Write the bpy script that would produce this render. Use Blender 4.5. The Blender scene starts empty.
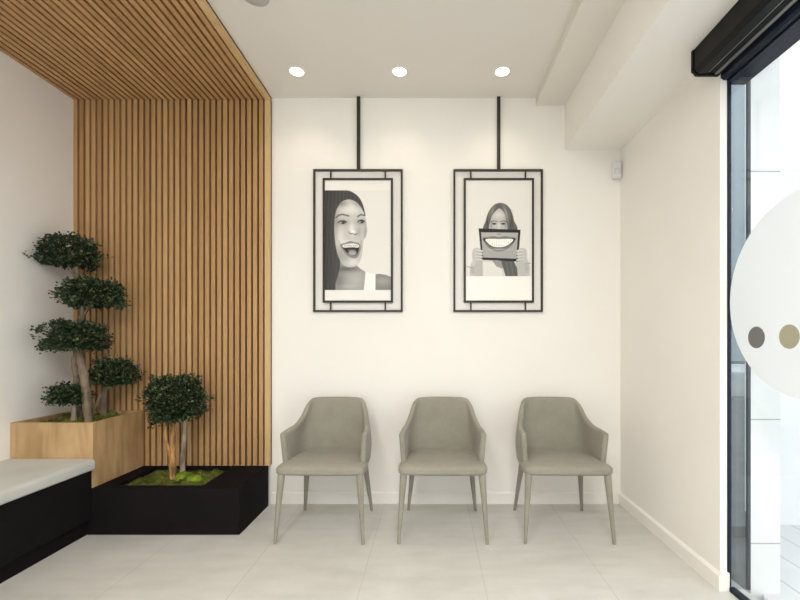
import bpy, bmesh, math, random
import numpy as np
from mathutils import Vector, Matrix, noise
random.seed(7)
PI = math.pi
SC = bpy.context.scene
COL = SC.collection

# ------------------------------------------------------------------ materials
def mat(name, base, rough=0.6, metal=0.0, spec=0.5):
    m = bpy.data.materials.new(name); m.use_nodes = True
    b = m.node_tree.nodes['Principled BSDF']
    b.inputs['Base Color'].default_value = (*base, 1)
    b.inputs['Roughness'].default_value = rough
    b.inputs['Metallic'].default_value = metal
    b.inputs['Specular IOR Level'].default_value = spec
    return m, m.node_tree.nodes, m.node_tree.links, b

def ramp(N, stops, interp='LINEAR'):
    r = N.new('ShaderNodeValToRGB'); cr = r.color_ramp; cr.interpolation = interp
    while len(cr.elements) < len(stops): cr.elements.new(0.5)
    for e, (p, c) in zip(cr.elements, stops):
        e.position = p; e.color = (*c, 1)
    return r

def noisy(name, c1, c2, scale=4, rough=0.6, bump=0.0, bscale=40, spec=0.3, detail=4, stretch=(1,1,1), metal=0):
    m, N, L, b = mat(name, c1, rough, metal, spec)
    tc = N.new('ShaderNodeTexCoord'); mp = N.new('ShaderNodeMapping'); mp.inputs['Scale'].default_value = stretch
    L.new(tc.outputs['Object'], mp.inputs['Vector'])
    n = N.new('ShaderNodeTexNoise'); n.inputs['Scale'].default_value = scale; n.inputs['Detail'].default_value = detail
    L.new(mp.outputs['Vector'], n.inputs['Vector'])
    r = ramp(N, [(0.3, c1), (0.7, c2)])
    L.new(n.outputs['Fac'], r.inputs['Fac']); L.new(r.outputs['Color'], b.inputs['Base Color'])
    if bump:
        n2 = N.new('ShaderNodeTexNoise'); n2.inputs['Scale'].default_value = bscale; n2.inputs['Detail'].default_value = 3
        L.new(mp.outputs['Vector'], n2.inputs['Vector'])
        bp = N.new('ShaderNodeBump'); bp.inputs['Strength'].default_value = bump; bp.inputs['Distance'].default_value = 0.01
        L.new(n2.outputs['Fac'], bp.inputs['Height']); L.new(bp.outputs['Normal'], b.inputs['Normal'])
    return m

M = {}
M['wall'] = noisy('white_plaster', (.80,.78,.745), (.83,.81,.775), 1.5, .85, .05, 90, .2)
M['ceil'] = noisy('ceiling_plaster', (.72,.69,.645), (.74,.71,.665), 1.2, .9, .03, 90, .15)
M['trimw'] = noisy('white_skirting', (.80,.78,.745), (.83,.81,.775), 3, .5, 0, 1, .35)
M['black'] = noisy('black_lacquer', (.0075,.006,.007), (.010,.008,.009), 6, .8, .03, 200, .08)
M['blackm'] = noisy('black_metal', (.004,.0045,.005), (.007,.0075,.008), 12, .5, 0, 1, .2)
M['frame_metal'] = noisy('dark_bronze_metal', (.022,.018,.014), (.034,.028,.022), 12, .5, 0, 1, .4)
M['navy'] = noisy('dark_navy_aluminium', (.004,.008,.018), (.006,.011,.024), 8, .45, 0, 1, .25)
M['post'] = noisy('slate_aluminium', (.03,.045,.06), (.045,.06,.075), 5, .4, 0, 1, .5)
M['silver'] = noisy('brushed_aluminium', (.22,.22,.21), (.3,.3,.29), 5, .4, 0, 1, .5, metal=.6)
M['stone'] = noisy('grey_bench_top', (.47,.48,.455), (.55,.56,.535), 3, .55, .05, 60, .35)
M['bark'] = noisy('grey_brown_bark', (.07,.05,.034), (.26,.20,.14), 14, .9, 1.0, 45, .2, 6, (1,1,.45))
M['bark_red'] = noisy('peeling_orange_bark', (.09,.045,.02), (.62,.34,.13), 26, .8, 1.0, 45, .2, 6, (1,1,.4))
M['bark_pale'] = noisy('pale_bark', (.14,.11,.08), (.42,.35,.27), 20, .85, 1.0, 50, .2, 6, (1,1,.4))
M['soil'] = noisy('dark_soil', (.02,.014,.008), (.05,.04,.02), 30, .95, .6, 60, .1)
M['moss'] = noisy('moss', (.035,.048,.010), (.17,.19,.040), 16, .95, .7, 120, .1, 6)
M['mossb'] = noisy('bright_moss', (.10,.16,.012), (.22,.30,.03), 14, .95, .7, 120, .1, 6)
M['plastic'] = noisy('white_plastic', (.70,.70,.71), (.74,.74,.75), 5, .4, 0, 1, .4)
M['greyplastic'] = noisy('grey_plastic', (.42,.41,.40), (.47,.46,.45), 5, .5, 0, 1, .4)
M['lens'] = noisy('sensor_lens', (.6,.6,.62), (.66,.66,.68), 5, .3, 0, 1, .4)
M['pale'] = noisy('pale_concrete', (.42,.43,.43), (.5,.5,.5), 6, .9, .1, 60, .2)
M['asphalt'] = noisy('grey_asphalt', (.16,.16,.155), (.21,.21,.205), 8, .9, .2, 90, .2)
M['facade'] = noisy('pale_render', (.34,.38,.41), (.39,.43,.46), .4, .9, .05, 30, .2)
M['sticker'] = noisy('white_frosted_film', (.86,.87,.88), (.89,.90,.91), 2, .6, 0, 1, .2)
M['dotg'] = noisy('grey_film', (.16,.165,.16), (.175,.18,.175), 3, .6, 0, 1, .2)
M['dotb'] = noisy('beige_film', (.36,.34,.25), (.39,.37,.27), 3, .6, 0, 1, .2)
M['extwhite'] = noisy('white_exterior_render', (.80,.81,.82), (.84,.85,.86), 2, .7, .03, 30, .2)

# leaves: a per-leaf tone stored in a colour attribute
def leaf_mat(name, c1, c2, c3):
    m, N, L, b = mat(name, c1, .45, 0, .4)
    a = N.new('ShaderNodeAttribute'); a.attribute_name = 'tone'
    r = ramp(N, [(0, c1), (.6, c2), (1, c3)])
    L.new(a.outputs['Fac'], r.inputs['Fac']); L.new(r.outputs['Color'], b.inputs['Base Color'])
    return m
M['leaf'] = leaf_mat('dark_green_leaf', (.010,.020,.008), (.026,.048,.018), (.085,.125,.045))

# fabric
def fabric():
    m, N, L, b = mat('grey_woven_fabric', (.3,.29,.24), .95, 0, .15)
    tc = N.new('ShaderNodeTexCoord')
    n = N.new('ShaderNodeTexNoise'); n.inputs['Scale'].default_value = 320; n.inputs['Detail'].default_value = 2
    L.new(tc.outputs['Object'], n.inputs['Vector'])
    n2 = N.new('ShaderNodeTexNoise'); n2.inputs['Scale'].default_value = 9
    L.new(tc.outputs['Object'], n2.inputs['Vector'])
    r = ramp(N, [(.3,(.20,.188,.152)), (.7,(.335,.318,.265))])
    ad = N.new('ShaderNodeMath'); ad.operation = 'MULTIPLY_ADD'; ad.inputs[1].default_value = .25
    L.new(n2.outputs['Fac'], ad.inputs[0])
    ml = N.new('ShaderNodeMath'); ml.operation = 'MULTIPLY'; ml.inputs[1].default_value = .75
    L.new(n.outputs['Fac'], ml.inputs[0]); L.new(ml.outputs[0], ad.inputs[2])
    L.new(ad.outputs[0], r.inputs['Fac']); L.new(r.outputs['Color'], b.inputs['Base Color'])
    bp = N.new('ShaderNodeBump'); bp.inputs['Strength'].default_value = .25; bp.inputs['Distance'].default_value = .002
    L.new(n.outputs['Fac'], bp.inputs['Height']); L.new(bp.outputs['Normal'], b.inputs['Normal'])
    b.inputs['Sheen Weight'].default_value = .15
    return m
M['fabric'] = fabric()

# slat wood: one tone per slat (from world X), fine grain along the slat
SLX0, SLP = -2.492, .0416
def slat_wood(axis):
    m, N, L, b = mat('oak_slat_' + axis, (.5,.3,.15), .55, 0, .3)
    g = N.new('ShaderNodeNewGeometry'); s = N.new('ShaderNodeSeparateXYZ'); L.new(g.outputs['Position'], s.inputs[0])
    a = N.new('ShaderNodeMath'); a.operation = 'ADD'; a.inputs[1].default_value = -SLX0 + .006; L.new(s.outputs['X'], a.inputs[0])
    d = N.new('ShaderNodeMath'); d.operation = 'DIVIDE'; d.inputs[1].default_value = SLP; L.new(a.outputs[0], d.inputs[0])
    f = N.new('ShaderNodeMath'); f.operation = 'FLOOR'; L.new(d.outputs[0], f.inputs[0])
    w = N.new('ShaderNodeTexWhiteNoise'); w.noise_dimensions = '1D'; L.new(f.outputs[0], w.inputs['W'])
    mp = N.new('ShaderNodeMapping'); mp.inputs['Scale'].default_value = (60, 60, 1.6) if axis == 'z' else (60, 1.6, 60)
    L.new(g.outputs['Position'], mp.inputs['Vector'])
    n = N.new('ShaderNodeTexNoise'); n.inputs['Scale'].default_value = 1.5; n.inputs['Detail'].default_value = 4; L.new(mp.outputs['Vector'], n.inputs['Vector'])
    mx = N.new('ShaderNodeMath'); mx.operation = 'MULTIPLY_ADD'; mx.inputs[1].default_value = .65; L.new(n.outputs['Fac'], mx.inputs[0])
    m2 = N.new('ShaderNodeMath'); m2.operation = 'MULTIPLY'; m2.inputs[1].default_value = .35; L.new(w.outputs['Value'], m2.inputs[0])
    L.new(m2.outputs[0], mx.inputs[2])
    r = ramp(N, [(.18,(.37,.205,.085)), (.5,(.46,.27,.122)), (.82,(.56,.355,.175))])
    L.new(mx.outputs[0], r.inputs['Fac']); L.new(r.outputs['Color'], b.inputs['Base Color'])
    return m
M['slat_z'] = slat_wood('z'); M['slat_y'] = slat_wood('y')
M['slat_back'] = noisy('dark_brown_felt', (.012,.006,.002), (.02,.010,.004), 20, .95, 0, 1, .1)
M['edgewood'] = noisy('light_oak_edge', (.55,.37,.18), (.62,.43,.23), 3, .5, 0, 1, .3, 4, (8,8,1))

def oak():
    m, N, L, b = mat('oak_veneer', (.5,.36,.2), .5, 0, .3)
    tc = N.new('ShaderNodeTexCoord')
    mp = N.new('ShaderNodeMapping'); mp.inputs['Scale'].default_value = (14, 14, 2.2); L.new(tc.outputs['Object'], mp.inputs['Vector'])
    n = N.new('ShaderNodeTexNoise'); n.inputs['Scale'].default_value = 1.2; n.inputs['Detail'].default_value = 7; n.inputs['Distortion'].default_value = .7
    L.new(mp.outputs['Vector'], n.inputs['Vector'])
    r = ramp(N, [(.25,(.34,.205,.095)), (.5,(.47,.31,.155)), (.75,(.56,.385,.205))])
    L.new(n.outputs['Fac'], r.inputs['Fac'])
    n2 = N.new('ShaderNodeTexNoise'); n2.inputs['Scale'].default_value = 1; n2.inputs['Detail'].default_value = 2
    mp2 = N.new('ShaderNodeMapping'); mp2.inputs['Scale'].default_value = (7, 7, 5); L.new(tc.outputs['Object'], mp2.inputs['Vector']); L.new(mp2.outputs['Vector'], n2.inputs['Vector'])
    r2 = ramp(N, [(.25,(.80,.78,.74)), (.55,(1,1,1))]); L.new(n2.outputs['Fac'], r2.inputs['Fac'])
    mm = N.new('ShaderNodeMix'); mm.data_type = 'RGBA'; mm.blend_type = 'MULTIPLY'; mm.inputs['Factor'].default_value = 1
    L.new(r.outputs['Color'], mm.inputs[6]); L.new(r2.outputs['Color'], mm.inputs[7]); L.new(mm.outputs[2], b.inputs['Base Color'])
    return m
M['oak'] = oak()

# large-format stone-look tiles, joints at X = .25 + k*.585
def floor_mat():
    m, N, L, b = mat('pale_stone_tiles', (.6,.6,.56), .42, 0, .4)
    g = N.new('ShaderNodeNewGeometry'); s = N.new('ShaderNodeSeparateXYZ'); L.new(g.outputs['Position'], s.inputs[0])
    def line(out, off, period, width):
        a = N.new('ShaderNodeMath'); a.operation = 'ADD'; a.inputs[1].default_value = -off + 50*period; L.new(out, a.inputs[0])
        mo = N.new('ShaderNodeMath'); mo.operation = 'MODULO'; mo.inputs[1].default_value = period; L.new(a.outputs[0], mo.inputs[0])
        lt = N.new('ShaderNodeMath'); lt.operation = 'LESS_THAN'; lt.inputs[1].default_value = width; L.new(mo.outputs[0], lt.inputs[0])
        return lt
    l1 = line(s.outputs['X'], .245, .58, .0035); l2 = line(s.outputs['Y'], 1.74, 1.16, .0035)
    mxm = N.new('ShaderNodeMath'); mxm.operation = 'MAXIMUM'; L.new(l1.outputs[0], mxm.inputs[0]); L.new(l2.outputs[0], mxm.inputs[1])
    n = N.new('ShaderNodeTexNoise'); n.inputs['Scale'].default_value = 2.2; n.inputs['Detail'].default_value = 8; n.inputs['Roughness'].default_value = .65
    L.new(g.outputs['Position'], n.inputs['Vector'])
    r = ramp(N, [(.3,(.51,.505,.475)), (.5,(.565,.56,.53)), (.7,(.61,.605,.575))]); L.new(n.outputs['Fac'], r.inputs['Fac'])
    mp = N.new('ShaderNodeMapping'); mp.inputs['Scale'].default_value = (1.5,6,1); L.new(g.outputs['Position'], mp.inputs['Vector'])
    n3 = N.new('ShaderNodeTexNoise'); n3.inputs['Scale'].default_value = 2.5; n3.inputs['Detail'].default_value = 6; L.new(mp.outputs['Vector'], n3.inputs['Vector'])
    r3 = ramp(N, [(.35,(.93,.93,.92)), (.6,(1,1,1))]); L.new(n3.outputs['Fac'], r3.inputs['Fac'])
    m1 = N.new('ShaderNodeMix'); m1.data_type = 'RGBA'; m1.blend_type = 'MULTIPLY'; m1.inputs['Factor'].default_value = 1
    L.new(r.outputs['Color'], m1.inputs[6]); L.new(r3.outputs['Color'], m1.inputs[7])
    mm = N.new('ShaderNodeMix'); mm.data_type = 'RGBA'; L.new(mxm.outputs[0], mm.inputs['Factor'])
    L.new(m1.outputs[2], mm.inputs[6]); mm.inputs[7].default_value = (.44,.43,.40,1)
    L.new(mm.outputs[2], b.inputs['Base Color'])
    rr = ramp(N, [(.3,(.34,)*3), (.7,(.5,)*3)]); L.new(n.outputs['Fac'], rr.inputs['Fac']); L.new(rr.outputs['Color'], b.inputs['Roughness'])
    return m
M['floor'] = floor_mat()

def lined(name, base, joint, axis, off, period, width, rough=.7):
    m, N, L, b = mat(name, base, rough, 0, .3)
    g = N.new('ShaderNodeNewGeometry'); s = N.new('ShaderNodeSeparateXYZ'); L.new(g.outputs['Position'], s.inputs[0])
    a = N.new('ShaderNodeMath'); a.operation = 'ADD'; a.inputs[1].default_value = -off + 80*period; L.new(s.outputs[axis], a.inputs[0])
    mo = N.new('ShaderNodeMath'); mo.operation = 'MODULO'; mo.inputs[1].default_value = period; L.new(a.outputs[0], mo.inputs[0])
    lt = N.new('ShaderNodeMath'); lt.operation = 'LESS_THAN'; lt.inputs[1].default_value = width; L.new(mo.outputs[0], lt.inputs[0])
    n = N.new('ShaderNodeTexNoise'); n.inputs['Scale'].default_value = 5; n.inputs['Detail'].default_value = 5; L.new(g.outputs['Position'], n.inputs['Vector'])
    r = ramp(N, [(.3, tuple(c*.93 for c in base)), (.7, base)]); L.new(n.outputs['Fac'], r.inputs['Fac'])
    mm = N.new('ShaderNodeMix'); mm.data_type = 'RGBA'; L.new(lt.outputs[0], mm.inputs['Factor'])
    L.new(r.outputs['Color'], mm.inputs[6]); mm.inputs[7].default_value = (*joint, 1)
    L.new(mm.outputs[2], b.inputs['Base Color'])
    return m
M['cladding'] = lined('white_cladding_panels', (.80,.81,.82), (.42,.43,.44), 'Z', .21, .571, .006)
M['paving'] = lined('white_paving_planks', (.66,.66,.68), (.42,.42,.43), 'X', 1.884, .19, .008)

def glass(name, tint):
    m = bpy.data.materials.new(name); m.use_nodes = True; N = m.node_tree.nodes; L = m.node_tree.links
    N.remove(N['Principled BSDF']); out = N['Material Output']
    t = N.new('ShaderNodeBsdfTransparent'); t.inputs['Color'].default_value = (*tint, 1)
    g = N.new('ShaderNodeBsdfGlossy'); g.inputs['Roughness'].default_value = 0
    lw = N.new('ShaderNodeLayerWeight'); lw.inputs['Blend'].default_value = .5
    pw = N.new('ShaderNodeMath'); pw.operation = 'POWER'; pw.inputs[1].default_value = 4; L.new(lw.outputs['Facing'], pw.inputs[0])
    fr = N.new('ShaderNodeMath'); fr.operation = 'MULTIPLY_ADD'; fr.inputs[1].default_value = .6; fr.inputs[2].default_value = .025; L.new(pw.outputs[0], fr.inputs[0])
    mx = N.new('ShaderNodeMixShader'); L.new(fr.outputs[0], mx.inputs[0]); L.new(t.outputs[0], mx.inputs[1]); L.new(g.outputs[0], mx.inputs[2])
    L.new(mx.outputs[0], out.inputs['Surface'])
    return m
M['glass'] = glass('clear_glass', (.97,.985,.98))
M['tint'] = glass('grey_tinted_glass', (.84,.88,.90))

def emit(name, col, s):
    m = bpy.data.materials.new(name); m.use_nodes = True; N = m.node_tree.nodes; L = m.node_tree.links
    N.remove(N['Principled BSDF']); e = N.new('ShaderNodeEmission'); e.inputs['Color'].default_value = (*col, 1); e.inputs['Strength'].default_value = s
    L.new(e.outputs[0], N['Material Output'].inputs['Surface']); return m
M['lamp'] = emit('warm_led_diffuser', (1,.86,.62), 9)

def attr_mat(name):
    m, N, L, b = mat(name, (.5,.5,.5), .45, 0, .3)
    a = N.new('ShaderNodeAttribute'); a.attribute_name = 'print'
    L.new(a.outputs['Color'], b.inputs['Base Color']); return m
M['print'] = attr_mat('printed_photograph')

# ------------------------------------------------------------------ helpers
def box(bm, x0, x1, y0, y1, z0, z1, bev=0, seg=2):
    r = bmesh.ops.create_cube(bm, size=1)
    vs = r['verts']
    for v in vs:
        v.co = Vector(((x0+x1)/2 + v.co.x*(x1-x0), (y0+y1)/2 + v.co.y*(y1-y0), (z0+z1)/2 + v.co.z*(z1-z0)))
    if bev:
        es = list({e for v in vs for e in v.link_edges})
        bmesh.ops.bevel(bm, geom=es, offset=bev, segments=seg, profile=.5, affect='EDGES')
    return bm

def prism(bm, pts, axis, a, b):
    """extrude a 2D outline along an axis; pts are the two other coordinates in xyz order"""
    def P(p, t):
        return {'x': (t, p[0], p[1]), 'y': (p[0], t, p[1]), 'z': (p[0], p[1], t)}[axis]
    A = [bm.verts.new(P(p, a)) for p in pts]; B = [bm.verts.new(P(p, b)) for p in pts]
    n = len(pts)
    bm.faces.new(A); bm.faces.new(B[::-1])
    for i in range(n):
        bm.faces.new((A[i], B[i], B[(i+1) % n], A[(i+1) % n]))
    bmesh.ops.recalc_face_normals(bm, faces=bm.faces[:])
    return bm

def tube(bm, pts, radii, seg=12, rough=0, seed=0):
    pts = [Vector(p) for p in pts]; rings = []
    prev = None
    for i, p in enumerate(pts):
        d = (pts[min(i+1, len(pts)-1)] - pts[max(i-1, 0)]).normalized()
        if prev is None:
            up = Vector((0,1,0)) if abs(d.y) < .9 else Vector((1,0,0))
            u = d.cross(up).normalized()
        else:
            u = (prev - d*prev.dot(d)).normalized()
        prev = u; w = d.cross(u)
        ring = []
        for k in range(seg):
            a = 2*PI*k/seg
            r = radii[i]
            if rough: r *= 1 + rough*noise.noise(Vector((p.x*40+seed+math.cos(a)*1.3, p.y*40+math.sin(a)*1.3, p.z*25)))
            ring.append(bm.verts.new(p + (u*math.cos(a) + w*math.sin(a))*r))
        rings.append(ring)
    for a, b in zip(rings, rings[1:]):
        for k in range(seg):
            bm.faces.new((a[k], a[(k+1)%seg], b[(k+1)%seg], b[k]))
    bm.faces.new(rings[0][::-1]); bm.faces.new(rings[-1])
    bmesh.ops.recalc_face_normals(bm, faces=bm.faces[:])
    return bm

def disc(bm, c, r, z0, z1, axis='z', seg=48):
    pts = [(c[0] + r*math.cos(2*PI*k/seg), c[1] + r*math.sin(2*PI*k/seg)) for k in range(seg)]
    return prism(bm, pts, axis, z0, z1)

def obj(name, bm, m, parent=None, smooth=False, **props):
    me = bpy.data.meshes.new(name)
    if isinstance(bm, bmesh.types.BMesh): bm.to_mesh(me); bm.free()
    else: me = bm
    me.materials.append(m)
    if smooth: me.polygons.foreach_set('use_smooth', [True]*len(me.polygons))
    if smooth == 'auto':
        me.set_sharp_from_angle(angle=math.radians(40))
    o = bpy.data.objects.new(name, me); COL.objects.link(o)
    if parent: o.parent = parent
    for k, v in props.items(): o[k] = v
    return o
def thing(name, loc, label, category, group=None):
    o = bpy.data.objects.new(name, None); COL.objects.link(o); o.location = loc; o.empty_display_size = .1
    o['label'] = label; o['category'] = category
    if group: o['group'] = group
    return o
def struct(name, bm, m, **k): return obj(name, bm, m, kind='structure', **k)
B = bmesh.new

# ------------------------------------------------------------------ the room
XL, XR, YB, ZC = -2.492, 1.325, 2.954, 2.852
YE = 1.932           # where the right wall ends and the glazing begins
YF = -3.2            # room goes on behind the camera
XW = 1.357           # outer side of the plaster on the right
GX = 1.372           # glass plane
struct('floor', box(B(), XL-.12, 1.44, YF-.12, YB+.15, -.12, 0), M['floor'])
struct('wall_back', box(B(), XL-.12, XW, YB, YB+.15, 0, ZC), M['wall'])
struct('wall_left', box(B(), XL-.12, XL, YF, YB, 0, ZC), M['wall'])
struct('wall_right', box(B(), XR, XW, YE, YB, 0, 2.486), M['wall'])
bm = B(); fx0, fx1, fz0, fz1 = -1.9, .9, .05, 2.45
box(bm, XL-.12, fx0, YF-.12, YF, 0, ZC); box(bm, fx1, 1.44, YF-.12, YF, 0, ZC)
box(bm, fx0, fx1, YF-.12, YF, 0, fz0); box(bm, fx0, fx1, YF-.12, YF, fz1, ZC)
struct('wall_front', bm, M['wall'])
w3 = struct('added_front_window', box(B(), fx0+.04, fx1-.04, YF-.064, YF-.056, fz0+.04, fz1-.04), M['glass'])  # unseen front window, added to bring more daylight into the room
bm = B()
for (a,b,c_,d) in ((fx0,fx1,fz0,fz0+.04),(fx0,fx1,fz1-.04,fz1),(fx0,fx0+.04,fz0+.04,fz1-.04),(fx1-.04,fx1,fz0+.04,fz1-.04)): box(bm, a, b, YF-.08, YF-.04, c_, d)
obj('window_frame', bm, M['navy'], w3)
struct('ceiling', box(B(), XL-.12, 1.44, YF-.12, YB+.15, ZC, ZC+.12), M['ceil'])
bm = B(); box(bm, .935, 1.44, YF, YB, 2.486, ZC); struct('ceiling_beam', bm, M['wall'])
bm = B(); box(bm, .73, .935, YF, YB, 2.798, ZC); struct('ceiling_step', bm, M['ceil'])
def skirting(bm, pts, axis, a, b): return prism(bm, pts, axis, a, b)
struct('baseboard_back', prism(B(), [(YB,0),(YB-.009,0),(YB-.009,.072),(YB-.006,.080),(YB,.083)], 'x', -1.125, XR), M['trimw'])
bm = prism(B(), [(XR,0),(XR,.083),(XR-.006,.078),(XR-.013,.068),(XR-.013,0)], 'y', YE-.012, YB-.015)
box(bm, XR-.0, XW+.004, YE-.012, YE, 0, .083)
struct('baseboard_right', bm, M['trimw'])

# ------------------------------------------------------------------ slatted oak panel: wall and ceiling
SLW, SLD = .0262, .036
fy = YB - SLD                       # face of the wall slats
xs = [SLX0 + .001 + SLP*i for i in range(32)]
t = thing('slat_wall_panel', ((SLX0-1.13)/2, YB, .2), 'tall vertical oak slat cladding on the back wall behind the potted trees', 'wall panel')
def rel(o, t):                      # geometry given in world coordinates under an Empty
    o.location = -t.location; return o
ZP, ZS = .277, ZC-.032
rel(obj('backing', box(B(), SLX0, -1.128, YB-.006, YB-.001, ZP, ZC-.001), M['slat_back'], t), t)
bm = B()
for x in xs: box(bm, x, x+SLW, fy, YB-.006, ZP, ZS)
rel(obj('slats', bm, M['slat_z'], t), t)
rel(obj('edge_board', box(B(), -1.162, -1.129, fy-.001, YB-.006, ZP, ZS), M['edgewood'], t, label='lighter board closing the right edge'), t)
rel(obj('edge_strip', box(B(), -1.129, -1.126, YB-.005, YB-.001, ZP, ZS), M['slat_back'], t, label='thin dark strip on the right edge'), t)
t = thing('slat_ceiling_panel', ((SLX0-1.13)/2, 1.2, ZC), 'oak slat cladding on the ceiling meeting the slatted wall', 'ceiling panel')
rel(obj('backing', box(B(), SLX0, -1.128, .4, YB-.001, ZC-.006, ZC-.001), M['slat_back'], t), t)
bm = B()
for x in xs: box(bm, x, x+SLW, .4, YB-.007, ZC-.032, ZC-.006)
rel(obj('slats', bm, M['slat_y'], t), t)
rel(obj('edge_board', box(B(), -1.162, -1.129, .4, YB-.007, ZC-.033, ZC-.006), M['edgewood'], t, label='lighter board along the right edge'), t)
rel(obj('edge_strip', box(B(), -1.129, -1.126, .4, YB-.007, ZC-.005, ZC-.001), M['slat_back'], t, label='thin dark strip along the right edge'), t)

# ------------------------------------------------------------------ bench
t = thing('bench', (-2.24, 1.2, 0), 'built-in bench with grey rounded top and black front along the left wall', 'bench')
y0, y1 = .2, 2.474
rel(obj('plinth', box(B(), XL+.003, -2.037, y0, y1, 0, .095), M['black'], t), t)
rel(obj('front_panel', box(B(), XL+.003, -2.004, y0, y1, .095, .386, .002, 1), M['black'], t), t)
bm = B(); xn = -1.985
pts = [(XL+.003, .386)]
for k in range(5):
    a = -PI/2 + PI/2*k/4; pts.append((xn-.012+.012*math.cos(a), .398+.012*math.sin(a)))
for k in range(7):
    a = PI/2*k/6; pts.append((xn-.022+.022*math.cos(a), .428+.022*math.sin(a)))
pts.append((XL+.003, .450))
prism(bm, pts, 'y', y0, y1)
rel(obj('seat_top', bm, M['stone'], t, 'auto'), t)

# ------------------------------------------------------------------ planters
def noise_moss(x0, x1, y0, y1, z, h, nx, ny, seed, tufts, mounds=()):
    """bumpy cushion of moss with short blades; local coords = world"""
    bm = B(); V = []
    def hz(x, y):
        e = min(1, min(x-x0, x1-x, y-y0, y1-y)/.05)
        q = z + h*(.3+.7*e)*(.55+.6*noise.noise(Vector((x*14+seed, y*14, 0)))+.35*noise.noise(Vector((x*45, y*45+seed, 3))))
        for (mx, my, mr, mh) in mounds:
            d = math.hypot(x-mx, y-my)/mr
            if d < 1: q += mh*(1-d*d)
        return q
    for j in range(ny+1):
        V.append([bm.verts.new((x0+(x1-x0)*i/nx, y0+(y1-y0)*j/ny, hz(x0+(x1-x0)*i/nx, y0+(y1-y0)*j/ny))) for i in range(nx+1)])
    for j in range(ny):
        for i in range(nx): bm.faces.new((V[j][i], V[j][i+1], V[j+1][i+1], V[j+1][i]))
    for k in range(tufts):
        x = random.uniform(x0, x1); y = random.uniform(y0, y1); b0 = Vector((x, y, hz(x, y)-.001))
        a = random.uniform(0, 2*PI); l = random.uniform(.004, .011); wd = .0018
        d = Vector((math.cos(a), math.sin(a), 0)); tip = b0 + Vector((random.uniform(-.6,.6), random.uniform(-.6,.6), 1))*l
        bm.faces.new((bm.verts.new(b0-d*wd), bm.verts.new(b0+d*wd), bm.verts.new(tip)))
    return bm

# black low planter
BX0, BX1, BY0, BY1, BZ = XL+.003, -1.136, 2.477, fy-.002, .277
OX0, OX1, OY0, OY1 = -1.90, -1.375, 2.525, 2.885
t = thing('planter_box', ((BX0+BX1)/2, (BY0+BY1)/2, 0), 'low black planter box on the floor in front of the slatted wall', 'planter')
bm = B()
box(bm, BX0, BX1, BY0, OY0, 0, BZ, .0015, 1); box(bm, BX0, BX1, OY1, BY1, 0, BZ)
box(bm, OX1, BX1, OY0, OY1, 0, BZ); box(bm, BX0, OX0, OY0, OY1, 0, BZ)
rel(obj('casing', bm, M['black'], t), t)
rel(obj('soil', box(B(), OX0, OX1, OY0, OY1, .05, .235), M['soil'], t), t)
mo = obj('moss', noise_moss(OX0+.001, OX1-.001, OY0+.001, OY1-.001, .238, .042, 90, 62, 3, 9000, [(-1.73,2.78,.13,.015),(-1.55,2.70,.09,.014)]), M['moss'])
mo['label'] = 'green moss bed filling the low black planter'; mo['category'] = 'moss'; mo['kind'] = 'stuff'
for i, (cx, cy, r) in enumerate([(-1.50,2.655,.042), (-1.60,2.70,.05)]):
    bm = B(); bmesh.ops.create_icosphere(bm, subdivisions=4, radius=1)
    for v in bm.verts:
        q = 1 + .25*noise.noise(v.co*3 + Vector((i*5,0,0))) + .12*noise.noise(v.co*9)
        v.co = Vector((v.co.x*r*q*1.2, v.co.y*r*q, v.co.z*r*.62*q))
    o = obj('moss_cushion', bm, M['mossb'], None, True); o.location = (cx, cy, .268)
    o['label'] = ['bright green moss clump in the black planter, nearer its bare right lid', 'bright green moss clump in the black planter, at the foot of the tree'][i]; o['category'] = 'moss'
    o['group'] = 'bright moss clumps'

# oak raised planter
WX0, WX1, WY0, WY1, WZ0, WZ = XL+.003, -2.002, 2.479, fy-.002, BZ+.0, .661
t = thing('planter_box', ((WX0+WX1)/2, (WY0+WY1)/2, 0), 'raised oak planter box in the corner beside the bench end', 'planter')
w = .022; bm = B()
box(bm, WX0, WX1, WY0, WY0+w, WZ0, WZ); box(bm, WX0, WX1, WY1-w, WY1, WZ0, WZ)
box(bm, WX0, WX0+w, WY0+w, WY1-w, WZ0, WZ); box(bm, WX1-w, WX1, WY0+w, WY1-w, WZ0, WZ)
# the black planter starts where this one ends
rel(obj('casing', bm, M['oak'], t), t)
rel(obj('soil', box(B(), WX0+w, WX1-w, WY0+w, WY1-w, .30, .615), M['soil'], t), t)
mo = obj('moss', noise_moss(WX0+w+.001, WX1-w-.001, WY0+w+.001, WY1-w-.001, .613, .04, 70, 60, 9, 5000, [(-2.30,2.66,.07,.03),(-2.235,2.66,.06,.02),(-2.155,2.78,.10,.035)]), M['moss'])
mo['label'] = 'moss filling the raised oak planter'; mo['category'] = 'moss'; mo['kind'] = 'stuff'

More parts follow.
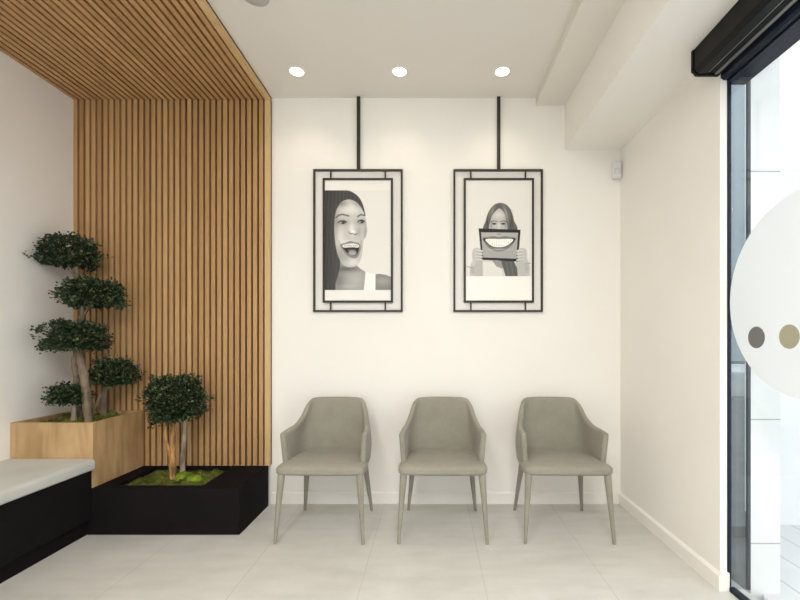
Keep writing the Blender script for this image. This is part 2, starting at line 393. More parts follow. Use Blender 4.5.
# ------------------------------------------------------------------ potted trees
def at(px, py, Y): return Vector(((px-432)*Y/420, Y, 1.15 + (340-py)*Y/420))
def foliage(c, rx, ry, rz, n, seed, flat=.35, leaf=.0155, stray=4):
    """leaves on short sprays over an uneven crown; vertices in world coords"""
    rnd = random.Random(seed)
    verts, faces, tone = [], [], []
    def add_leaf(p, d, L):
        u = d.cross(Vector((rnd.uniform(-1,1), rnd.uniform(-1,1), rnd.uniform(-1,1))))
        if u.length < 1e-3: return
        u.normalize(); k = len(verts); nrm = d.cross(u)
        W = L*.36
        verts.extend([p, p+d*L*.5+u*W+nrm*L*.08, p+d*L, p+d*L*.5-u*W+nrm*L*.08])
        faces.append((k, k+1, k+2, k+3)); tv = rnd.random()**1.6
        tone.extend([tv]*4)
    def spray(p, d, m):
        for _ in range(m):
            dd = (d + Vector((rnd.gauss(0,.75), rnd.gauss(0,.75), rnd.gauss(0,.6)+.12))).normalized()
            add_leaf(p + Vector((rnd.gauss(0,.012), rnd.gauss(0,.012), rnd.gauss(0,.009))), dd, leaf*rnd.uniform(.75,1.45))
    for i in range(n):
        v = Vector((rnd.gauss(0,1), rnd.gauss(0,1), rnd.gauss(0,1))).normalized()
        if v.z < -flat: v.z = -flat + rnd.uniform(-.05,.05)
        bump = (.86 + .38*noise.noise(v*2.3 + Vector((seed,0,0))) + .2*noise.noise(v*6 + Vector((0,seed,0))))
        rad = bump*(rnd.uniform(.25,1)**.33)
        p = c + Vector((v.x*rx, v.y*ry, v.z*rz))*rad
        spray(p, v, 9)
    for i in range(stray):
        a = rnd.uniform(0, 2*PI); e = rnd.uniform(-.15,.8)
        v = Vector((math.cos(a)*math.cos(e), math.sin(a)*math.cos(e), math.sin(e)))
        for q in (1.0, 1.07, 1.14, 1.2):
            spray(c + Vector((v.x*rx, v.y*ry, v.z*rz))*q*rnd.uniform(.97,1.02), v, 4)
    me = bpy.data.meshes.new('foliage'); me.from_pydata([tuple(v) for v in verts], [], faces)
    at_ = me.attributes.new('tone', 'FLOAT', 'POINT'); at_.data.foreach_set('value', tone)
    return me
def clampf(me, xmin=None, ymax=None):
    for v in me.vertices:
        if xmin is not None and v.co.x < xmin: v.co.x = xmin + .001*random.random()
        if ymax is not None and v.co.y > ymax: v.co.y = ymax - .001*random.random()
    return me
def smooth_path(P, n=6):
    P = [Vector(p) for p in P]; out = []
    for i in range(len(P)-1):
        p0, p1, p2, p3 = P[max(i-1,0)], P[i], P[i+1], P[min(i+2,len(P)-1)]
        for k in range(n):
            t_ = k/n
            out.append(.5*((2*p1)+(-p0+p2)*t_+(2*p0-5*p1+4*p2-p3)*t_**2+(-p0+3*p1-3*p2+p3)*t_**3))
    out.append(P[-1]); return out
def limb(pts, r0, r1, rough=.35, seed=0):
    pp = smooth_path(pts); n = len(pp)
    return tube(B(), pp, [r0+(r1-r0)*i/(n-1) for i in range(n)], 14, rough, seed)
def root(px, Y, z): return Vector(((px-432)*Y/420, Y, z))

# cloud-pruned tree
bx = root(88, 2.64, .62)
t = thing('bonsai_tree', bx, 'tall cloud-pruned bonsai tree with stacked leaf pads in the oak planter', 'tree')
rel(obj('trunk', limb([root(89,2.64,.60), at(87,400,2.64), at(84,375,2.64), at(80,357,2.65), at(77,338,2.66), at(82,318,2.68), at(84,300,2.69)], .027, .013, .4, 1), M['bark'], t, True), t)
rel(obj('trunk', limb([root(81,2.72,.60), at(79,395,2.72), at(76,370,2.71), at(76,350,2.70), at(83,322,2.70), at(80,296,2.70), at(76,262,2.70)], .024, .012, .4, 2), M['bark'], t, True, label='darker second trunk behind the first'), t)
rel(obj('branch', limb([at(84,315,2.68), at(92,302,2.68), at(98,292,2.68)], .009, .005, .3, 4), M['bark'], t, True), t)
rel(obj('branch', limb([at(79,285,2.70), at(70,268,2.70), at(62,256,2.68)], .009, .005, .3, 5), M['bark'], t, True), t)
rel(obj('branch', limb([at(78,350,2.66), at(68,345,2.66), at(60,340,2.66)], .009, .005, .3, 6), M['bark'], t, True), t)
for (px, py, Y, rx, ry, rz, n, sd) in [(69,256,2.70,.172,.165,.155,600,11), (92,297,2.68,.187,.165,.140,600,12), (76,340,2.66,.178,.175,.140,600,13)]:
    me = foliage(at(px,py,Y), rx, ry, rz, n, sd)
    rel(obj('leaf_pad', clampf(me, XL+.006, fy-.006), M['leaf'], t), t)

t = thing('bonsai_tree', root(74,2.64,.62), 'small round bonsai on a pale stem at the left of the oak planter', 'tree')
rel(obj('trunk', limb([root(74,2.62,.60), at(74,408,2.62), at(75,398,2.62)], .015, .011, .35, 7), M['bark_pale'], t, True), t)
rel(obj('crown', clampf(foliage(at(68,397,2.62), .105, .10, .085, 260, 21, stray=2), XL+.006), M['leaf'], t), t)

t = thing('bonsai_tree', root(104,2.80,.62), 'small round bonsai at the right back of the oak planter, close to the slats', 'tree')
rel(obj('trunk', limb([root(104,2.77,.60), at(104,400,2.77), at(105,384,2.77)], .022, .016, .35, 8), M['bark'], t, True), t)
rel(obj('branch', limb([root(92,2.75,.60), at(95,408,2.75), at(100,396,2.76), at(103,388,2.76)], .007, .005, .3, 9), M['bark_pale'], t, True, label='thin pale side stem'), t)
rel(obj('crown', clampf(foliage(at(113,376,2.76), .148, .13, .128, 400, 22, stray=2), None, fy-.006), M['leaf'], t), t)

# two-stemmed ball tree
t = thing('bonsai_tree', root(175,2.72,.25), 'ball-shaped bonsai tree with orange and grey stems in the low black planter', 'tree')
rel(obj('trunk', limb([root(174,2.68,.22), at(173,458,2.68), at(173,442,2.68), at(173,418,2.68)], .017, .013, .6, 10), M['bark_red'], t, True, label='thick orange peeling stem'), t)
rel(obj('trunk', limb([root(172,2.66,.22), at(170,455,2.67), at(166,440,2.68), at(165,418,2.68)], .013, .010, .5, 14), M['bark_red'], t, True, label='thin orange stem leaning left'), t)
rel(obj('trunk', limb([root(182,2.74,.22), at(183,455,2.74), at(184,442,2.74), at(185,418,2.74)], .016, .012, .5, 12), M['bark_pale'], t, True, label='grey stem on the right'), t)
rel(obj('crown', foliage(at(176.5,401,2.70), .186, .175, .188, 1100, 31, flat=.62, stray=1), M['leaf'], t), t)

# ------------------------------------------------------------------ armchairs
def catmull(P, n):
    out = []
    for i in range(len(P)-1):
        p0, p1, p2, p3 = [Vector(P[j]) for j in (max(i-1,0), i, i+1, min(i+2, len(P)-1))]
        for k in range(n):
            s = k/n
            out.append(.5*((2*p1)+(-p0+p2)*s+(2*p0-5*p1+4*p2-p3)*s*s+(-p0+3*p1-3*p2+p3)*s**3))
    out.append(Vector(P[-1])); return out
def make_chair(label):
    t = thing('armchair', (0,0,0), label, 'chair', 'grey fabric waiting room armchairs')
    # seat cushion: rounded slab, wider at the front, falling slightly to the back
    bm = B(); box(bm, -1, 1, -1, 1, -1, 1)
    bmesh.ops.subdivide_edges(bm, edges=bm.edges[:], cuts=9, use_grid_fill=True)
    for v in bm.verts:
        x, y, z = v.co
        def sq(a, b): return a*math.sqrt(max(0, 1-b*b*.5))
        # pull the cube's rim in to round it (superellipsoid-like)
        rim = max(abs(x), abs(y))
        k = 1 - .10*max(0, (abs(z)-.35)/.65)**2*max(0, (rim-.8)/.2)
        cr = 1 - .045*(abs(x)**6)*(abs(y)**6)
        hw = .262 - .046*((y+1)/2)**1.3
        top = .443 - .016*(y+1)/2 + .004*(1-x*x)*(1-y*y); bot = .372
        edge = max(0, (rim-.84)/.16)
        zt = (top+bot)/2; th = (top-bot)/2*(1 - .16*edge**2)
        v.co = Vector((x*hw*k*cr, -.004 + y*.236*k*cr, zt + z*th))
    s = obj('seat', bm, M['fabric'], t, True)
    md = s.modifiers.new('sub', 'SUBSURF'); md.levels = md.render_levels = 1
    # wrap-around back and arms
    Tp = [(.258,-.150,.607),(.254,-.06,.613),(.238,.04,.624),(.217,.115,.668),(.200,.168,.730),(.172,.214,.763),(.10,.238,.768),(0,.246,.768)]
    Bt = [(.240,-.138,.385),(.245,-.05,.385),(.243,.03,.385),(.232,.105,.385),(.206,.160,.385),(.150,.194,.385),(.07,.205,.385),(0,.207,.385)]
    full = lambda P: [(-a,b,c) for a,b,c in P] + [p for p in P[::-1][1:]]
    T_, B_ = catmull(full(Tp), 4), catmull(full(Bt), 4)
    nv = 8; bm = B(); rows = []
    for j in range(nv+1):
        s_ = j/nv
        row = []
        for a, b in zip(B_, T_):
            p = a.lerp(b, s_); bl = math.sin(PI*s_)*.010
            side = 1 - min(1, abs(b.x)/.2)
            p.y -= bl*side*.6
            wr = max(0, min(1, (b.y+.05)/.15))*max(0, min(1, (abs(b.x)-.06)/.10))
            p.x += math.copysign(1, b.x)*math.sin(PI*s_)*.016*wr if abs(b.x) > 1e-6 else 0
            row.append(bm.verts.new(p))
        rows.append(row)
    for a, b in zip(rows, rows[1:]):
        for k in range(len(a)-1): bm.faces.new((a[k], a[k+1], b[k+1], b[k]))
    bmesh.ops.recalc_face_normals(bm, faces=bm.faces[:])
    # make normals point outward (away from the sitter)
    f = bm.faces[len(bm.faces)//2]
    bm.normal_update()
    c = f.calc_center_median()
    if f.normal.dot(Vector((c.x, c.y, 0))) < 0: bmesh.ops.reverse_faces(bm, faces=bm.faces[:])
    s = obj('backrest', bm, M['fabric'], t, True)
    md = s.modifiers.new('thick', 'SOLIDIFY'); md.thickness = .032; md.offset = -1; md.use_even_offset = True
    md = s.modifiers.new('sub', 'SUBSURF'); md.levels = md.render_levels = 2
    for sx in (-1, 1):
        for fr in (1, 0):
            if fr: p0, p1 = (sx*.223, -.202, .400), (sx*.250, -.234, .0)
            else:  p0, p1 = (sx*.183, .150, .400), (sx*.226, .230, .0)
            P = [Vector(p0).lerp(Vector(p1), k/8) for k in range(9)]
            obj('leg', tube(B(), P, [.0215-.0125*(k/8) for k in range(9)], 16), M['fabric'], t, 'auto')
    return t
def place(t, x, y, rz): t.location = (x, y, 0); t.rotation_euler = (0, 0, rz)
ch = make_chair('grey fabric armchair nearest the slatted wood wall and black planter')
def copy_thing(t, label):
    c = t.copy(); COL.objects.link(c); c['label'] = label
    for k in list(t.children):
        d = k.copy(); COL.objects.link(d); d.parent = c
    return c
bpy.context.view_layer.update()
ch2 = copy_thing(ch, 'grey fabric armchair in the middle of the row of three')
ch3 = copy_thing(ch, 'grey fabric armchair nearest the right-hand wall corner and glass front')
place(ch, -.634, 2.602, math.radians(-.8)); place(ch2, .064, 2.602, math.radians(-.6)); place(ch3, .780, 2.602, math.radians(-.8))

# ------------------------------------------------------------------ hanging pictures
class Canvas:
    """a small greyscale drawing surface; coordinates of the printed sheet, y down"""
    def __init__(s, W, H, sc, bg):
        s.sc = sc; s.W, s.H = W, H; s.n = (int(round(W*sc)), int(round(H*sc)))
        ys, xs_ = np.mgrid[0:s.n[1], 0:s.n[0]]
        s.X = (xs_+.5)/sc; s.Y = (ys+.5)/sc; s.A = np.full(s.X.shape, float(bg))
    def mask(s, P, soft=2.0, spline=True):
        if spline: P = s.closed(P)
        P = np.array(P, float); inside = np.zeros(s.X.shape, bool); dist = np.full(s.X.shape, 1e9)
        n = len(P)
        for i in range(n):
            x1, y1 = P[i]; x2, y2 = P[(i+1) % n]
            if y1 != y2:
                c = ((y1 > s.Y) != (y2 > s.Y)) & (s.X < (x2-x1)*(s.Y-y1)/(y2-y1)+x1)
                inside ^= c
            dx, dy = x2-x1, y2-y1; l2 = dx*dx+dy*dy+1e-9
            tt = np.clip(((s.X-x1)*dx+(s.Y-y1)*dy)/l2, 0, 1)
            dist = np.minimum(dist, np.hypot(s.X-x1-tt*dx, s.Y-y1-tt*dy))
        sd = np.where(inside, dist, -dist)
        return np.clip(sd/soft+.5, 0, 1)
    def closed(s, P, k=5):
        out = []; n = len(P)
        for i in range(n):
            p0, p1, p2, p3 = [np.array(P[(i+j) % n], float) for j in (-1,0,1,2)]
            for q in range(k):
                t_ = q/k
                out.append(.5*((2*p1)+(-p0+p2)*t_+(2*p0-5*p1+4*p2-p3)*t_**2+(-p0+3*p1-3*p2+p3)*t_**3))
        return out
    def fill(s, P, v, soft=2.0, spline=True, alpha=1):
        m = s.mask(P, soft, spline)*alpha
        s.A = s.A*(1-m) + (v if not callable(v) else v(s.X, s.Y))*m; return m
    def ell(s, cx, cy, rx, ry, v, soft=.25, alpha=1, rot=0, clip=None):
        dx, dy = s.X-cx, s.Y-cy; c, q = math.cos(rot), math.sin(rot)
        d = np.hypot((dx*c+dy*q)/rx, (-dx*q+dy*c)/ry)
        m = np.clip((1-d)/soft, 0, 1)*alpha
        if clip is not None: m = m*clip
        s.A = s.A*(1-m)+v*m
    def blob(s, cx, cy, rx, ry, amt, clip=None, rot=0):
        dx, dy = s.X-cx, s.Y-cy; c, q = math.cos(rot), math.sin(rot)
        g = np.exp(-(((dx*c+dy*q)/rx)**2+((-dx*q+dy*c)/ry)**2))*amt
        if clip is not None: g = g*clip
        s.A = np.clip(s.A+g, .01, .95)
    def stroke(s, P, w, v, alpha=1, soft=1.5):
        d = np.full(s.X.shape, 1e9)
        for (x1,y1),(x2,y2) in zip(P, P[1:]):
            dx, dy = x2-x1, y2-y1; l2 = dx*dx+dy*dy+1e-9
            tt = np.clip(((s.X-x1)*dx+(s.Y-y1)*dy)/l2, 0, 1)
            d = np.minimum(d, np.hypot(s.X-x1-tt*dx, s.Y-y1-tt*dy))
        m = np.clip((w/2-d)/soft+.5, 0, 1)*alpha
        s.A = s.A*(1-m)+v*m
    def mesh(s, name, w, h, y, z0, warm=(1.0,.975,.93)):
        nx, ny = s.n; xs_ = np.linspace(-w/2, w/2, nx+1); zs = np.linspace(z0+h, z0, ny+1)
        XX, ZZ = np.meshgrid(xs_, zs); co = np.stack([XX.ravel(), np.full(XX.size, y), ZZ.ravel()], 1)
        idx = np.arange((nx+1)*(ny+1)).reshape(ny+1, nx+1)
        F = np.stack([idx[:-1,:-1], idx[1:,:-1], idx[1:,1:], idx[:-1,1:]], -1).reshape(-1, 4)
        me = bpy.data.meshes.new(name); me.vertices.add(len(co)); me.vertices.foreach_set('co', co.ravel())
        me.loops.add(F.size); me.loops.foreach_set('vertex_index', F.ravel())
        me.polygons.add(len(F)); me.polygons.foreach_set('loop_start', np.arange(len(F))*4)
        me.update(calc_edges=True)
        a = me.attributes.new('print', 'FLOAT_COLOR', 'CORNER')
        lin = np.clip(s.A, 0, 1)**2.2
        c = np.ones((len(F), 4, 4)); c[:, :, :3] = lin.ravel()[:, None, None]*np.array(warm)[None, None, :]
        a.data.foreach_set('color', c.ravel())
        return me

def portrait_a():
    # sheet 310 x 567, coordinates with the sheet's left top at (45,45)
    c = Canvas(310, 567, .46, .90); c.X += 45; c.Y += 45
    c.fill([(45,92),(355,92),(355,562),(45,562)], .875, 1.5, False)
    hair = lambda X, Y: .22 + .02*np.sin(X*.9+np.sin(Y*.02)*2) + .02*np.sin(X*.37+Y*.02) + .05*np.clip((X-45)/60,0,1)
    # white vest and shoulder
    c.fill([(283,488),(300,486),(330,490),(356,500),(356,562),(282,562)], .50, 2, False)
    c.blob(320,520,40,20,.10, c.mask([(283,488),(300,486),(330,490),(356,500),(356,562),(282,562)],2,False))
    # neck
    nk = [(95,395),(130,430),(190,440),(212,462),(240,478),(236,562),(80,562),(88,480)]
    mk = c.fill(nk, .60, 2, False)
    c.blob(150,462,60,14,-.20,mk); c.blob(190,510,40,40,.08,mk); c.blob(110,520,25,60,-.12,mk); c.blob(150,545,50,10,.06,mk)
    c.fill([(236,474),(258,484),(283,486),(283,562),(228,562),(234,510)], .93, 2, False)
    # hair mass
    c.fill([(40,94),(110,93),(150,93),(178,103),(205,125),(222,155),(232,190),(236,214),(222,196),(190,170),(120,170),(110,260),(104,340),(112,400),(118,440),(108,490),(96,530),(88,566),(40,566)], hair, 3, True)
    c.fill([(30,92),(140,92),(140,140),(100,170),(90,300),(96,562),(30,562)], hair, 3, False)
    # face
    fp = [(132,142),(165,136),(198,152),(222,184),(234,214),(241,248),(244,282),(238,312),(227,330),(223,372),(215,416),(196,446),(162,455),(130,441),(108,402),(95,345),(90,270),(95,205),(110,165)]
    mf = c.fill(fp, .74, 3)
    c.blob(165,180,45,28,.12,mf); c.blob(115,310,22,40,.10,mf); c.blob(98,260,14,90,-.12,mf); c.blob(236,290,9,40,-.12,mf)
    c.blob(120,400,26,40,-.12,mf); c.blob(178,432,28,16,.10,mf); c.blob(172,275,12,30,.14,mf); c.blob(206,285,10,22,-.10,mf)
    c.blob(150,338,40,14,.10,mf); c.blob(128,245,30,14,-.14,mf); c.blob(214,242,22,13,-.16,mf); c.blob(120,155,30,16,-.22,mf)
    c.blob(196,160,26,10,-.12,mf,.6); c.blob(150,405,14,20,-.05,mf)
    # brows
    c.stroke([(98,222),(110,210),(128,206),(158,213)],7,.32,.85,4)
    c.stroke([(200,216),(214,207),(232,211)],7,.32,.85,4)
    # eyes
    for ex, ey, r in ((128,243,22),(216,240,17)):
        c.ell(ex,ey,r,10,.24,.35,.9); c.ell(ex-2,ey+2,r*.78,5.5,.72,.4,.8); c.ell(ex+3,ey+1,r*.38,7.5,.10,.3)
        c.ell(ex+1,ey-1,2,2,.85,.5); c.stroke([(ex-r,ey+2),(ex-r*.4,ey-7),(ex+r*.4,ey-8),(ex+r,ey-1)],3,.15,.9,2)
    # nose
    c.stroke([(158,288),(164,298),(176,296),(188,302),(198,296)],4,.42,.8,4); c.ell(168,297,6,3,.25,.5,.8); c.ell(192,299,5,3,.25,.5,.8)
    c.blob(180,288,9,7,.12,mf)
    # mouth
    c.fill([(118,350),(140,340),(165,332),(182,336),(202,340),(212,352),(210,382),(198,408),(174,412),(148,398),(130,376)], .50, 4)
    mm_ = c.fill([(126,354),(150,348),(178,345),(204,352),(203,380),(190,399),(168,399),(145,382)], .16, 2)
    c.ell(175,388,24,16,.62,.4,1,0,mm_); c.ell(172,376,24,6,.50,.5,.8,0,mm_)
    c.fill([(128,352),(150,345),(180,343),(204,350),(202,362),(178,361),(150,362),(134,362)], .90, 2)
    for k in range(7):
        x = 137+k*9.7; c.stroke([(x,346),(x,361)],1.2,.55,.6,1.5); c.ell(x+4.6,354,2.4,2.4,.35,.4,.8)
    c.stroke([(134,355),(160,353),(200,355)],1.4,.38,.7,1)
    c.stroke([(112,330),(118,352),(128,372)],4,.52,.6,5); c.stroke([(216,330),(216,352),(212,375)],4,.50,.6,4)
    # loose strands over the neck
    for k in range(4):
        x = 52+k*9; c.stroke([(x,150),(x+5,260),(x-2,380),(x+12,470),(x+2,562)],2.5,.28 if k%2 else .16,.35,3)
    out = (c.Y < 92) | (c.Y > 562)
    c.A = np.where(out, .90, c.A)
    c.X -= 45; c.Y -= 45
    return c
def portrait_b():
    # sheet 313 x 567, left top at (25,45)
    c = Canvas(313, 567, .46, .92); c.X += 25; c.Y += 45
    c.fill([(25,45),(338,45),(338,497),(25,497)], .875, 1.5, False)
    # body
    body = [(44,497),(44,455),(56,420),(78,395),(110,380),(180,372),(260,380),(300,392),(322,425),(330,460),(326,497)]
    mb = c.fill(body, .80, 2, False)
    c.blob(60,470,22,30,-.14,mb); c.blob(312,460,18,34,-.12,mb); c.blob(150,450,40,20,.08,mb)
    c.stroke([(30,452),(62,458)],4,.55,.7,3); c.stroke([(300,440),(330,436)],4,.55,.7,3)
    c.fill([(70,425),(104,425),(108,497),(66,497)], .70, 3, False); c.fill([(262,425),(300,420),(306,497),(268,497)], .72, 3, False)
    c.fill([(108,430),(170,430),(196,470),(200,497),(106,497)], .86, 3, False)
    c.fill([(150,425),(200,425),(200,462),(172,452)], .58, 3, False)
    c.fill([(192,425),(252,425),(268,460),(270,497),(214,497),(202,460)], .36, 3, False)
    for k in range(5): c.stroke([(205+k*11,430),(218+k*11,495)],2,.5 if k%2 else .25,.6,2)
    # hair and face
    mh = c.fill([(116,285),(120,235),(134,192),(158,162),(188,152),(218,161),(240,190),(252,232),(262,285)], .36, 2)
    c.blob(215,200,10,40,.22,mh,-.3); c.blob(150,190,8,30,.16,mh,.4); c.blob(240,250,6,30,-.12,mh); c.blob(128,250,6,30,-.12,mh)
    for k in range(6): c.stroke([(190,154),(206+k*8,185),(222+k*7,270)],1.6,.55 if k%2 else .2,.5,2)
    for k in range(4): c.stroke([(184,156),(160-k*7,185),(146-k*6,270)],1.6,.52 if k%2 else .2,.5,2)
    mf = c.fill([(184,178),(206,200),(216,232),(217,285),(140,285),(142,232),(158,200)], .72, 3)
    c.blob(182,208,22,14,.10,mf); c.blob(146,255,8,30,-.12,mf); c.blob(214,250,8,30,-.14,mf); c.blob(182,262,8,18,.08,mf)
    for ex in (160,202):
        c.ell(ex,250,14,5.5,.30,.4,.9); c.ell(ex,251,6,4,.12,.4); c.stroke([(ex-15,241),(ex,236),(ex+15,241)],4,.34,.85,3)
    # tablet
    c.fill([(86,272),(284,279),(272,428),(100,420)], .13, 2, False)
    ms = c.fill([(97,290),(273,292),(264,415),(107,409)], .64, 2, False)
    c.blob(185,300,80,10,.06,ms); c.ell(184,299,14,5,.42,.6,.5,0,ms)
    c.fill([(104,318),(130,313),(160,309),(182,314),(206,309),(236,313),(262,318),(246,348),(214,374),(182,380),(150,374),(122,350)], .46, 3)
    c.fill([(108,320),(145,322),(182,325),(222,322),(260,320),(238,346),(210,360),(182,363),(154,360),(128,346)], .12, 2)
    c.fill([(118,324),(150,321),(182,322),(216,321),(250,324),(232,346),(208,358),(182,361),(156,358),(134,346)], .97, 2)
    for k in range(-5,6):
        x = 183+k*12.2*(1-.022*abs(k)); c.stroke([(x,323),(x-k*.5,358-abs(k)*2.5)],1.4,.60,.75,1.5)
    c.stroke([(128,345),(156,352),(182,353),(210,352),(238,345)],1.2,.6,.5,1.5)
    c.blob(182,371,40,4,.20,ms)
    # hands
    for s_, x0 in ((1,82),(-1,288)):
        c.fill([(x0-s_*22,372),(x0,364),(x0+s_*16,372),(x0+s_*20,384),(x0+s_*14,426),(x0-s_*10,432),(x0-s_*26,412)], .74, 3)
        for k in range(4):
            y = 374+k*14; c.stroke([(x0-s_*8,y+2),(x0+s_*20,y+5)],9,.80,.9,3); c.stroke([(x0-s_*8,y+8),(x0+s_*21,y+11)],2,.45,.8,2)
    c.fill([(25,497),(338,497),(338,615),(25,615)], .94, 1, False)
    c.X -= 25; c.Y -= 45
    return c

def sqtube(bm, x0, x1, z0, z1, w, y0, y1):
    for (a,b,c_,d) in ((x0,x1,z1-w,z1),(x0,x1,z0,z0+w),(x0,x0+w,z0+w,z1-w),(x1-w,x1,z0+w,z1-w)):
        box(bm, a, b, y0, y1, c_, d)
    return bm
def picture(cx, label, canvas, inner_shift):
    Y = 2.940; k = Y/420
    Z = lambda py: 1.15 + (340-py)*k
    t = thing('hanging_picture', (cx, Y, Z(312)), label, 'picture', 'black framed pictures hung from ceiling rods')
    lz = lambda py: Z(py)-Z(312)
    hw = 44.7*k
    obj('outer_frame', sqtube(B(), -hw, hw, 0, lz(169.4), .0135, -.006, .006), M['frame_metal'], t)
    obj('hanging_rod', box(B(), -.0115+.004, .0115+.004, -.007, .006, lz(169.4), ZC-Z(312)), M['frame_metal'], t)
    iw = 35*k; ix = inner_shift*k; zb, zt = lz(302.7), lz(178.6)
    obj('inner_frame', sqtube(B(), ix-iw, ix+iw, zb, zt, .0145, -.012, .008), M['frame_metal'], t)
    for sx in (-1, 1):
        obj('connector', box(B(), sx*27.3*k-.005, sx*27.3*k+.005, -.005, .005, zt, lz(169.4)-.0135), M['frame_metal'], t)
        obj('connector', box(B(), sx*27.3*k-.005, sx*27.3*k+.005, -.005, .005, .0135, zb), M['frame_metal'], t)
    iw -= .0135
    pz0, pz1 = zb+.0135, zt-.0135
    obj('backing_board', box(B(), ix-iw, ix+iw, -.005, .006, pz0, pz1), M['plastic'], t)
    me = canvas.mesh('print', 2*iw, pz1-pz0, -.0062, pz0)
    p = obj('print', me, M['print'], t); p.location.x = ix
    return t
k = 2.940/420
picture((358-432)*k, 'left hanging black frame with monochrome print of laughing woman with braces', portrait_a(), 0)
picture((498.1-432)*k, 'right hanging black frame with print of woman holding tablet showing a smile', portrait_b(), .6)

# ------------------------------------------------------------------ ceiling lights, detector, sensor
lights = [(-.857,'recessed round ceiling downlight nearest the slatted ceiling'), (-.206,'recessed round ceiling downlight in the middle of the row'), (.445,'recessed round ceiling downlight nearest the ceiling beam')]
def downlight(x, y, label, power=5):
    t = thing('ceiling_downlight', (x, y, ZC), label, 'ceiling light', 'recessed ceiling downlights')
    bm = B(); n = 40
    prof = [(.042,-.001),(.044,-.004),(.050,-.005),(.053,-.002),(.053,0)]
    R = [[bm.verts.new((r*math.cos(2*PI*q/n), r*math.sin(2*PI*q/n), z)) for q in range(n)] for r, z in prof]
    for a, b in zip(R, R[1:]):
        for q in range(n): bm.faces.new((a[q], a[(q+1)%n], b[(q+1)%n], b[q]))
    obj('trim_ring', bm, M['plastic'], t, True)
    obj('diffuser', disc(B(), (0,0), .0425, -.0025, -.0005), M['lamp'], t)
    l = bpy.data.lights.new('downlight_beam', 'SPOT'); l.energy = power; l.color = (1,.86,.68); l.spot_size = math.radians(125); l.spot_blend = .8; l.shadow_soft_size = .045
    lo = bpy.data.objects.new('downlight_beam', l); COL.objects.link(lo); lo.location = (x, y, ZC-.02)
    return t
for x, lb in lights: downlight(x, 2.661, lb)
for x in (-.857, -.206, .445):
    for y in (1.0, -.7): downlight(x, y, 'recessed round ceiling downlight farther forward in the room', 8)

t = thing('smoke_detector', (-.872, 2.070, ZC), 'round grey ceiling detector at the top edge beside the slatted ceiling', 'detector')
obj('base', disc(B(), (0,0), .066, -.008, -.0005), M['greyplastic'], t, 'auto')
bm = B(); n = 40
R = [[bm.verts.new((r*math.cos(2*PI*q/n), r*math.sin(2*PI*q/n), z)) for q in range(n)] for r, z in ((.060,-.008),(.056,-.012),(.040,-.015),(.020,-.016))]
for a, b in zip(R, R[1:]):
    for q in range(n): bm.faces.new((a[q], a[(q+1)%n], b[(q+1)%n], b[q]))
bm.faces.new(R[-1])
obj('cover', bm, M['greyplastic'], t, True)

t = thing('motion_sensor', (1.292, YB, 2.275), 'small white motion sensor high in the corner under the beam', 'sensor')
bm = B(); box(bm, -.030, .030, -.045, -.006, 0, .118, .012, 3); obj('housing', bm, M['plastic'], t, 'auto').rotation_euler = (0,0,math.radians(-10))
obj('bracket', box(B(), -.018, .018, -.008, 0, .03, .09), M['plastic'], t)
bm = B(); box(bm, -.021, .021, -.050, -.042, .018, .066, .006, 3); obj('lens', bm, M['lens'], t, 'auto').rotation_euler = (0,0,math.radians(-10))

# ------------------------------------------------------------------ glass front and roller shutter
y0 = YF
w1 = struct('window_1', box(B(), GX-.004, GX+.004, y0, YE-.004, .012, 2.34), M['glass'])
obj('window_frame', box(B(), 1.453, 1.4665, YE+.0, YE+.012, 0, 2.36), M['post'], w1, label='dark upright post')
obj('window_frame', box(B(), XW+.001, GX+.003, YE-.003, YE+.015, 0, 2.36), M['navy'], w1, label='thin dark jamb profile')
bm = B(); box(bm, XW, 1.452, y0, YE+.018, 2.335, 2.40); obj('window_frame', bm, M['navy'], w1, label='dark head profile')
bm = B(); box(bm, GX-.013, GX+.016, y0, YE-.006, 0, .018); obj('window_sill', bm, M['navy'], w1, label='dark floor track')
# sidelight between the jamb and the outside column
w2 = struct('window_2', box(B(), GX+.003, 1.453, YE+.004, YE+.009, .0, 2.335), M['tint'])
# sticker: round film with two dots on the inner face
def film(name, cy, cz, r, x0, x1, m, parent, label):
    return obj(name, disc(B(), (cy, cz), r, x0, x1, 'x', 96), m, parent, label=label)
fm = M['sticker']; FN = fm.node_tree.nodes; FL = fm.node_tree.links
tr = FN.new('ShaderNodeBsdfTranslucent'); tr.inputs['Color'].default_value = (.9,.92,.93,1)
fx = FN.new('ShaderNodeMixShader'); fx.inputs[0].default_value = .55
FL.new(FN['Principled BSDF'].outputs[0], fx.inputs[1]); FL.new(tr.outputs[0], fx.inputs[2]); FL.new(fx.outputs[0], FN['Material Output'].inputs['Surface'])
st = film('round_sticker', 1.535, 1.32, .392, GX-.0052, GX-.0042, M['sticker'], w1, 'large round white film on the glass')
film('dot', 1.77, 1.161, .0455, GX-.0058, GX-.0053, M['dotg'], st, 'grey dot')
film('dot', 1.607, 1.163, .0465, GX-.0058, GX-.0053, M['dotb'], st, 'beige dot')

